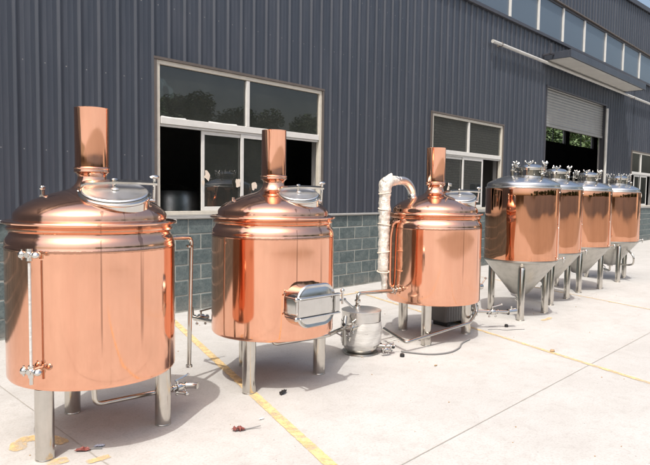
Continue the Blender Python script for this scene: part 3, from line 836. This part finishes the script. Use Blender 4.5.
for zz in (1.62, 1.45, 1.28, .98, .77):
    f = MB(); f.tube([P3(5.15 + .064 * math.cos(a), 4.0 + .064 * math.sin(a), zz + .010 * math.sin(a + zz * 9)) for a in [2 * PI * i / 20 for i in range(21)]], .006, 6, cap=False); f.build('tape_band', M['paper'], vp)
# front left connector from the filter tank
f = MB(); f.tube([P3(5.27, 3.87, .575), P3(5.35, 3.85, .575)], .018, 12); f.build('inlet_stub', M['steel'], V3)
valve(V3, P3(5.225, 3.865, .575), (1, -.1, .02), .8, (-.5, -.2, .9))
# low discharge pipe and right hand valves
f = MB(); f.tube([P3(5.12, 3.95, .15), P3(4.95, 3.53, .105), P3(5.98, 3.40, .175), P3(6.34, 3.52, .225), P3(6.36, 3.56, .38)], .017, 14, .04); f.build('drain_pipe', M['steel'], V3)
f = MB(); f.tube([P3(6.42, 3.60, .50), P3(6.42, 3.60, .12)], .018, 12); f.tube([P3(6.42, 3.60, .22), P3(6.78, 3.34, .20)], .019, 12); f.build('outlet_pipe', M['steel'], V3)
valve(V3, P3(6.42, 3.59, .26), (0, 0, 1), 1.25, (1, .3, 0), True, 'black')
valve(V3, P3(6.62, 3.46, .205), (1, -.7, 0), .95, (0, 0, 1), True)
f = MB(); f.tube([P3(6.78, 3.34, .20), P3(6.88, 3.29, .205)], .036, 12); f.tube([P3(6.82, 3.32, .2), P3(6.82, 3.32, .27)], .012, 8); f.build('outlet', M['steel_bright'], V3)
f = MB(); f.tube([P3(6.16, 3.60, .53), P3(6.38, 3.52, .53)], .016, 12); f.lathe([(0, -.03), (.036, -.028), (.038, .0), (.034, .03), (0, .032)], P3(6.40, 3.52, .53), 16, frame_to((1, -.3, 0))); f.tube([P3(6.42, 3.51, .55), P3(6.47, 3.49, .62)], .008, 8); f.sph(P3(6.475, 3.488, .625), .016, 8)
f.build('sample_valve', M['steel'], V3)
# slim copper hose loop on the shoulder
f = MB(); f.tube([vpt(166, .50, 1.318), vpt(160, .548, 1.30), vpt(156, .556, 1.15), vpt(155, .552, .70), vpt(155, .54, .60), vpt(156, .50, .58)], .014, 12, .04); f.build('copper_downpipe', M['copper_bright'], V3)
f = MB(); f.tube([vpt(352, .52, 1.27), vpt(352, .545, 1.25), vpt(352, .545, 1.02)], .012, 10, .02); f.build('thermometer_pocket', M['steel'], V3)
# lid bolts on vessel 3's manhole
for q in (-.09, -.03, .05, .12): f = MB(); wing(f, vpt(290, .16, 1.715) + vpt(206, 1, 0) * q * -1, .8, vpt(206, 1, 0)); f.build('lid_bolt', M['steel_bright'], V3)

# ------------------------------------------------------------------ small things round the vessels
hb = thing('filter_tank', 'small film wrapped steel filter tank on the ground between second and third vessels', 'filter tank', (4.615, 3.85, 0))
f = MB(); f.lathe([(0, .018), (.13, .018), (.150, .03), (.180, .075), (.193, .105), (.197, .12), (.197, .425), (.201, .430), (.201, .442)], n=56); f.build('tank_shell', M['steel_satin'], hb, 30)
f = MB(); f.lathe([(.2005, .4425), (.19, .447), (.10, .456), (0, .458)], n=56); f.build('tank_top', M['steel_pale'], hb, 30)
f = MB(); f.lathe([(0, .0), (.17, .0), (.175, .006), (.172, .016), (.12, .020), (0, .021)], n=48); f.build('base_ring', M['steel_dull'], hb)
f = MB(); f.lathe([(.1985, .105), (.204, .12), (.203, .15), (.205, .18), (.208, .20), (.202, .23), (.209, .25), (.204, .29), (.200, .335)], n=56, wob=lambda a, z: .004 * math.sin(3 * a + 20 * z) + .003 * math.sin(9 * a - 31 * z)); f.build('film_wrap', M['film'], hb, 60)
f = MB(); f.tube([(-.02, .04, .456), (-.005, .045, .598), (.565, .02, .575)], .0185, 14, .04); tp = f.build('top_pipe', M['steel'], hb)
for p_, d_ in (((-.012, .042, .525), (0, 0, 1)), ((-.018, .04, .47), (0, 0, 1)), ((.545, .021, .577), (1, 0, 0))): f = MB(); f.lathe([(0, -.012), (.028, -.012), (.031, 0), (.028, .012), (0, .012)], p_, 16, frame_to(d_)); f.build('pipe_ferrule', M['steel_bright'], tp)
f = MB(); f.tube([(-.17, -.08, .30), (-.27, -.10, .30)], .022, 12); f.build('side_inlet', M['steel'], hb)
valve(hb, (-.24, -.08, .30), (1, .25, 0), .95, (0, -.2, 1))
valve(hb, (-.20, .02, .19), (.1, 1, .2), .9, (-1, 0, .3))
f = MB(); f.tube([(-.24, .0, .40), (-.30, -.04, .34), (-.31, -.05, .14)], .02, 12, .03); f.build('side_pipe', M['steel_dull'], hb)
f = MB(); f.tube([(.10, -.14, .08), (.20, -.24, .07)], .02, 12); f.tube([(.18, -.05, .06), (.16, -.26, .07)], .016, 12); f.build('outlet_pipe', M['steel'], hb)
valve(hb, (.17, -.22, .075), (1, -.9, 0), .8, (0, 0, 1))
valve(hb, (.08, -.26, .065), (1, -.4, 0), .65, (0, 0, 1))
for p_ in ((-.31, -.04, .34), (.19, .02, .29), (.13, -.15, .09), (.20, -.26, .07)): f = MB(); f.sph(p_, .018, 10); f.build('rubber_cap', M['black'], hb)

mo_ = thing('pump_motor', 'dark grey box pump lying in the shade under the third vessel', 'pump', (6.50, 3.96, 0), rad(-10))
f = MB(); f.bbox(-.24, -.13, .05, .22, .13, .29, .018); f.build('motor_housing', M['grey_paint'], mo_)
f = MB()
f.box(-.21, -.132, .066, .19, -.1305, .274)
for i in range(9): f.bbox(-.20 + i * .046, -.136, .07, -.19 + i * .046, -.128, .27, .002)
f.build('cooling_fins', M['grey_paint'], mo_)
for a in (-.20, .12): f = MB(); f.bbox(a, -.12, 0, a + .06, .12, .052, .005); f.build('foot', M['black'], mo_)
f = MB(); f.lathe([(0, 0), (.10, 0), (.105, .02), (.10, .07), (.04, .08), (.03, .12), (0, .12)], (.22, 0, .17), 28, frame_to((1, 0, 0))); f.build('pump_head', M['steel'], mo_)

hs = thing('ground_hose', 'thin grey hose lying on the concrete in front of the third vessel', 'hose', (4.95, 3.45, 0))
pp = [(-.03, .12, .012), (.02, -.02, .010), (.10, -.17, .010), (.30, -.26, .010), (.55, -.22, .010), (.72, -.13, .010), (.95, -.10, .010)]
f = MB(); f.tube(pp, .0085, 10, .10); f.build('hose_line', M['cable'], hs)
cl = thing('hose_clamp', 'short piece of wire lying right of the third vessel on the sunny concrete', 'wire', (6.62, 3.30, 0))
f = MB(); f.tube([(-.10, .16, .004), (.0, .10, .004), (.02, .0, .004), (.14, -.06, .004), (.24, -.14, .004)], .003, 8, .05); f.build('wire_strand', M['cable'], cl)
cp = thing('pipe_stopper', 'small black round cap lying in front of the filter tank', 'cap', (4.79, 3.46, 0))
f = MB(); f.lathe([(0, 0), (.02, 0), (.024, .006), (.022, .03), (.012, .036), (0, .037)], n=20); f.build('cap_shell', M['black'], cp)
cp = thing('pipe_stopper', 'small black round cap lying between third vessel and nearest fermenter', 'cap', (6.83, 3.38, 0))
f = MB(); f.lathe([(0, 0), (.018, 0), (.024, .006), (.022, .03), (.012, .036), (0, .037)], n=20); f.build('cap_shell', M['black'], cp)

def scrap(name, label, cat, x, y, mats, size=.05, tall=.02, seed=1, strand=None):
    rr_ = random.Random(seed); t = thing(name, label, cat, (x, y, .0))
    f = MB(); n_ = 9; m_ = 6; vs = []; fs = []
    for i in range(n_):
        for j in range(m_):
            u = i / (n_ - 1) * 2 - 1; v = j / (m_ - 1) * 2 - 1
            vs.append(((u * size * (1 + rr_.uniform(-.25, .15))) , (v * size * .45 * (1 - .5 * u * u) + rr_.uniform(-.2, .2) * size * .3), .007 + rr_.random() * tall * (1 - u * u * .6)))
    for i in range(n_ - 1):
        for j in range(m_ - 1):
            a = i * m_ + j; fs.append((a, a + m_, a + m_ + 1, a + 1))
    f.add(vs, fs); o = f.build('crumpled_sheet', M[mats], t, 15)
    sd = o.modifiers.new('thick', 'SOLIDIFY'); sd.thickness = .002
    if strand: f = MB(); f.tube(strand, .004, 6); f.build('loose_strand', M['cable'], t)
    return t
scrap('wrapper_litter', 'crumpled red wrapper with a grey strand on open concrete left of the yellow line', 'litter', 2.475, 3.12, 'red_litter', .045, .03, 3, [(.03, 0, .01), (.09, .02, .008), (.15, .02, .02)]).rotation_euler.z = rad(-35)
scrap('wrapper_litter', 'dark red wrapper at the shadow edge below the nearest vessel', 'litter', 1.60, 3.54, 'red_litter', .045, .018, 5, [(.03, 0, .01), (.06, .01, .008), (.11, .0, .006)]).rotation_euler.z = rad(-30)
scrap('plastic_scrap', 'pale blue plastic scrap at the shadow edge below the nearest vessel', 'litter', 1.70, 3.53, 'blue_litter', .032, .01, 6).rotation_euler.z = rad(-20)
scrap('rubber_scrap', 'black twisted rubber scrap on the concrete right of the yellow line', 'litter', 3.20, 3.47, 'black', .05, .03, 8).rotation_euler.z = rad(25)
scrap('paper_scrap', 'tiny white paper scrap beside the yellow line', 'litter', 2.72, 3.17, 'white_litter', .022, .004, 9)
scrap('card_scrap', 'brown scrap lying on the joint in the right foreground', 'litter', 6.10, 2.50, 'straw', .05, .012, 10).rotation_euler.z = rad(20)
scrap('card_scrap', 'small tan scrap on the concrete below the third vessel', 'litter', 4.76, 3.05, 'straw', .022, .006, 11)
pb = MB()
for i in range(150):
    a_ = R.uniform(1.2, 12); b_ = R.uniform(.2, 6.6); s_ = R.uniform(.003, .009)
    pb.sph((a_, b_, s_ * .3), s_, 6, (1, R.uniform(.6, 1), .6))
tag(pb.build('grit', M['straw']), 'loose grit and crumbs strewn over the concrete yard', 'grit', kind='stuff')

# ------------------------------------------------------------------ fermenters
def fermenter(label, loc, rz):
    t = thing('fermenter_tank', label, 'fermenter', loc, rz, 'copper clad conical fermenters in a row')
    f = MB(); f.lathe([(.479, .775), (.480, .78)] + [(.480, .78 + i * (1.705 - .78) / 10) for i in range(1, 11)] + [(.479, 1.708)], n=144, wob=lambda a, z: .0016 * math.sin(4 * a + z) + .0010 * math.sin(11 * a + 3 * z))
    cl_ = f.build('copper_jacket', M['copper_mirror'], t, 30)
    f = MB(); m_ = Matrix.Rotation(rad(274), 4, 'Z'); f.bbox(.478, -.012, .79, .4875, .012, 1.70, .002, m_)
    f.build('jacket_seam', M['copper_bright'], cl_)
    for zz in (.80, 1.2, 1.66): f = MB(); f.sph(m_ @ Vector((.488, 0, zz)), .008, 8); f.build('seam_rivet', M['steel_bright'], cl_)
    f = MB(); f.lathe([(0, .262), (.05, .262), (.052, .285), (.11, .295), (.125, .305), (.455, .722), (.470, .742), (.484, .748), (.487, .760), (.484, .7745), (.46, .7748)], n=96); f.build('cone', M['steel_dull'], t, 30)
    f = MB(); f.lathe([(.478, 1.7085), (.486, 1.711), (.487, 1.722), (.478, 1.728), (.470, 1.732), (.468, 1.765), (.462, 1.778), (.445, 1.790), (.425, 1.800), (.36, 1.832), (.29, 1.858), (.22, 1.876), (.17, 1.885)], n=112); f.build('dome', M['steel_satin'], t, 30)
    ox, oy = .03, -.08
    f = MB(); f.lathe([(.165, 1.872), (.165, 1.955), (.178, 1.958), (.18, 1.972), (.10, 1.974)], (ox, oy, 0), 56); mw = f.build('manway', M['steel_bright'], t)
    f = MB(); f.lathe([(.181, 1.975), (.183, 1.982), (.180, 1.992), (.165, 1.996), (.15, 2.012), (.11, 2.030), (.05, 2.042), (.0, 2.044)], (ox, oy, 0), 56); f.lathe([(0, 2.04), (.018, 2.04), (.02, 2.06), (.012, 2.075), (0, 2.078)], (ox, oy, 0), 16); f.build('manway_lid', M['steel_bright'], mw)
    for k_ in range(6):
        a = rad(20 + 60 * k_); c_ = Vector((ox + .215 * math.cos(a), oy + .215 * math.sin(a), 0))
        f = MB(); f.tube([c_ + Vector((-.045 * math.cos(a), -.045 * math.sin(a), 1.93)), c_ + Vector((0, 0, 1.93)), c_ + Vector((0, 0, 2.035))], .009, 8); f.bbox(-.05, -.014, 1.985, .016, .014, 2.0, .003, Matrix.Translation(c_) @ Matrix.Rotation(a, 4, 'Z'))
        wing(f, c_ + Vector((0, 0, 2.03)), 1.35, (-math.sin(a), math.cos(a), 0)); f.build('wing_clamp', M['steel_bright'], mw)
    f = MB(); f.tube([(-.20, .06, 1.85), (-.20, .06, 1.94)], .022, 14); f.lathe([(0, 1.94), (.034, 1.94), (.036, 1.952), (.034, 1.965), (0, 1.966)], (-.20, .06, 0), 18); f.tube([(-.20, .06, 1.96), (-.20, .06, 2.01), (-.26, .03, 2.02)], .012, 10, .02); f.build('vent_fitting', M['steel_bright'], t)
    f = MB(); f.tube([(-.16, -.33, 1.835), (-.16, -.33, 1.895)], .014, 12); f.sph((-.16, -.33, 1.9), .02, 10, (1, 1, .6)); f.build('relief_stub', M['steel_bright'], t)
    for lx, ly in ((-.37, -.20), (.37, -.20), (.03, .43)):
        a = math.atan2(ly, lx)
        f = MB(); f.tube([(lx, ly, .008), (lx, ly, .66), (lx, ly, .685), (lx, ly, .695)], .046, 24, radii=[.046, .046, .036, .010]); f.lathe([(0, 0), (.055, 0), (.055, .008), (.046, .012), (0, .0121)], (lx, ly, 0), 24)
        f.build('leg', M['steel'], t)
    f = MB(); f.tube([(0, 0, .27), (0, 0, .17), (.16, .10, .165)], .02, 14, .05); dp_ = f.build('drain_pipe', M['steel'], t)
    valve_sub(dp_, (.20, .12, .165), (.8, .5, 0), .8)
    f = MB(); f.tube([vpt(283, .43, .77), vpt(283, .52, .80), vpt(283, .545, .80)], .010, 10); f.sph(vpt(283, .55, .80), .022, 10); f.tube([vpt(283, .55, .80), vpt(283, .55, .745)], .009, 8); f.build('sample_valve', M['steel_bright'], t)
    return t
F1 = fermenter('nearest copper clad conical fermenter, in front of the other three', (7.70, 3.64, 0), 0)
fl = [('second nearest copper clad fermenter, mostly hidden behind the nearest one', (9.08, 3.86, 0), rad(4)),
      ('third copper clad fermenter from the front, its cone in view between two legs', (10.62, 3.94, 0), rad(-7)),
      ('farthest copper clad fermenter, last of the row, under the third window', (12.45, 4.02, 0), rad(9))]
for lb, lc, rz in fl:
    c = copy_tree(F1); c.location = lc; c.rotation_euler = (0, 0, rz); c['label'] = lb
# hose loop on the last fermenter
f = MB(); f.tube([(-.10, -.30, .62), (-.20, -.44, .50), (-.18, -.44, .34), (-.02, -.30, .30), (.02, -.10, .32)], .017, 12, .08); f.build('side_pipe', M['steel'], c)

# ------------------------------------------------------------------ across the yard (seen in glass and metal)
def tree(name, label, group, x, y, h, cr, leaf, seed, nl=5200):
    rr_ = random.Random(seed); t = thing(name, label, 'tree', (x, y, -.06), 0, group)
    f = MB(); f.tube([(0, 0, 0), (.1, 0, h * .25), (0, .1, h * .5), (.1, 0, h * .8)], .2, 10, radii=[.24, .18, .13, .04])
    cl_ = []
    for i in range(16):
        a = rr_.uniform(0, 2 * PI); q = rr_.random() ** .6; zz = h * rr_.uniform(.22, .95); k_ = 1 - abs(zz / h - .6) * 1.3
        c_ = Vector((math.cos(a) * cr * q * k_, math.sin(a) * cr * q * k_, zz)); cl_.append((c_, cr * rr_.uniform(.28, .48)))
        f.tube([(0, 0, zz * .6), c_ * .6 + Vector((0, 0, zz * .3)), c_], .05, 6, radii=[.07, .045, .02])
    f.build('trunk', M['bark'], t)
    g_ = MB()
    for i in range(nl):
        c_, r_ = cl_[rr_.randrange(len(cl_))]
        d = Vector((rr_.gauss(0, 1), rr_.gauss(0, 1), rr_.gauss(0, .8))); d.normalize(); p = c_ + d * r_ * rr_.random() ** .4
        a = Vector((rr_.gauss(0, 1), rr_.gauss(0, 1), rr_.gauss(0, .6))).normalized(); b = a.orthogonal().normalized(); s_ = rr_.uniform(.10, .21) * h / 9.5
        g_.cur = rr_.random(); g_.add([p - a * s_, p + b * s_ * .5, p + a * s_, p - b * s_ * .5], [(0, 1, 2, 3)])
    g_.build('crown', M[leaf], t)
    return t
T = [tree('broadleaf_tree', 'dark broadleaf tree across the yard mirrored in the upper glass of the first window', 'trees across the yard', 20, -50, 13.5, 5.6, 'leaf', s, 15000) for s in (1, 2)]
k = 0
for x_ in (27, 34, 41, 48, 55, 63, 71, 8, -14, -30): 
    c = copy_tree(T[k % 2]); c.location = (x_ + R.uniform(-1.5, 1.5), -50 + R.uniform(-3, 3), -.06); c.rotation_euler.z = R.uniform(0, 6); sc_ = R.uniform(.85, 1.12); c.scale = (sc_, sc_, sc_); k += 1
T[1].location = (-3, -50, -.06)
G0 = tree('garden_tree', 'bright green tree behind the hall seen through the rear windows of the doorway', 'green trees behind the hall', 56, 25, 10.5, 4.6, 'leaf_light', 5, 9000)
for x_ in (61, 66, 71.5, 77, 50, 44): c = copy_tree(G0); c.location = (x_, 25 + R.uniform(-1, 1), -.06); c.rotation_euler.z = R.uniform(0, 6)
bwl = thing('added_backdrop_wall', 'unseen pale wall added below the trees to close the sky gap in reflections', 'wall', (0, -45.5, -.06))  # added wall, hides the bright sky gap under the crowns in reflections
f = MB(); f.bbox(-80, -.12, 0, 120, .12, 2.8, .02); f.build('wall', M['white_frame'], bwl)
f = MB(); f.bbox(-80, -.18, 2.802, 120, .18, 2.9, .02); f.build('coping', M['ledge'], bwl)
nb = thing('brick_building', 'pale brick shed across the yard mirrored in the second window', 'building', (0, 0, 0))
f = MB(); f.box(44, -26, -.06, 84, -17, 9.2); f.build('wall', M['brick'], nb)
f = MB(); f.box(43.5, -26.5, 9.202, 84.5, -16.4, 9.45); f.build('roof', M['flash'], nb)
for i in range(6):
    f = MB(); f.box(47 + i * 6, -16.995, 1.2, 49.4 + i * 6, -16.95, 2.9); wn = f.build('window', M['white_frame'], nb)
    for a in (47.1, 48.25):
        f = MB(); f.box(a + i * 6, -16.948, 1.3, a + 1.05 + i * 6, -16.94, 2.8); f.build('pane', M['glass_clerestory'], wn)

# ------------------------------------------------------------------ light, sky, camera
wd = D.worlds.new('World'); scene.world = wd; wd.use_nodes = True
nt = wd.node_tree; bg = nt.nodes['Background']
sky = nt.nodes.new('ShaderNodeTexSky'); sky.sky_type = 'NISHITA'; sky.sun_disc = False
KX, KY = .46, .27
el = math.atan2(1, math.hypot(KX, KY)); rot = math.atan2(-KX, -KY)
sky.sun_elevation = el; sky.sun_rotation = rot; sky.air_density = 1.2; sky.dust_density = 7.5; sky.ozone_density = 1.0
nt.links.new(sky.outputs[0], bg.inputs[0]); bg.inputs[1].default_value = .15
sl = D.lights.new('sun', 'SUN'); sl.energy = 2.6; sl.angle = rad(.6); sl.color = (1, .955, .88)
so = D.objects.new('sun', sl); COL.objects.link(so)
so.rotation_euler = Vector((-KX, -KY, 1)).to_track_quat('Z', 'Y').to_euler(); so.location = (-10, -6, 20)

cam = D.cameras.new('camera'); co = D.objects.new('camera', cam); COL.objects.link(co)
Rm = ((0.6882822, -0.03682914, 0.72450758), (-0.72530922, -0.05411836, 0.68629275), (0.01393359, -0.99785511, -0.06396121))
right = Vector([r[0] for r in Rm]); down = Vector([r[1] for r in Rm]); fwd = Vector([r[2] for r in Rm])
mw_ = Matrix((right, -down, -fwd)).transposed().to_4x4(); mw_.translation = (0, 0, 1.6)
co.matrix_world = mw_
cam.sensor_width = 36; cam.sensor_fit = 'HORIZONTAL'; cam.lens = 36 * 600 / 650; cam.clip_start = .05; cam.clip_end = 800
scene.camera = co
vs_ = scene.view_settings; vs_.view_transform = 'Standard'; vs_.look = 'None'; vs_.exposure = .50; vs_.gamma = 1; vs_.use_curve_mapping = False
scene.cycles.max_bounces = 8; scene.cycles.transparent_max_bounces = 12
scene.cycles.sample_clamp_indirect = 6
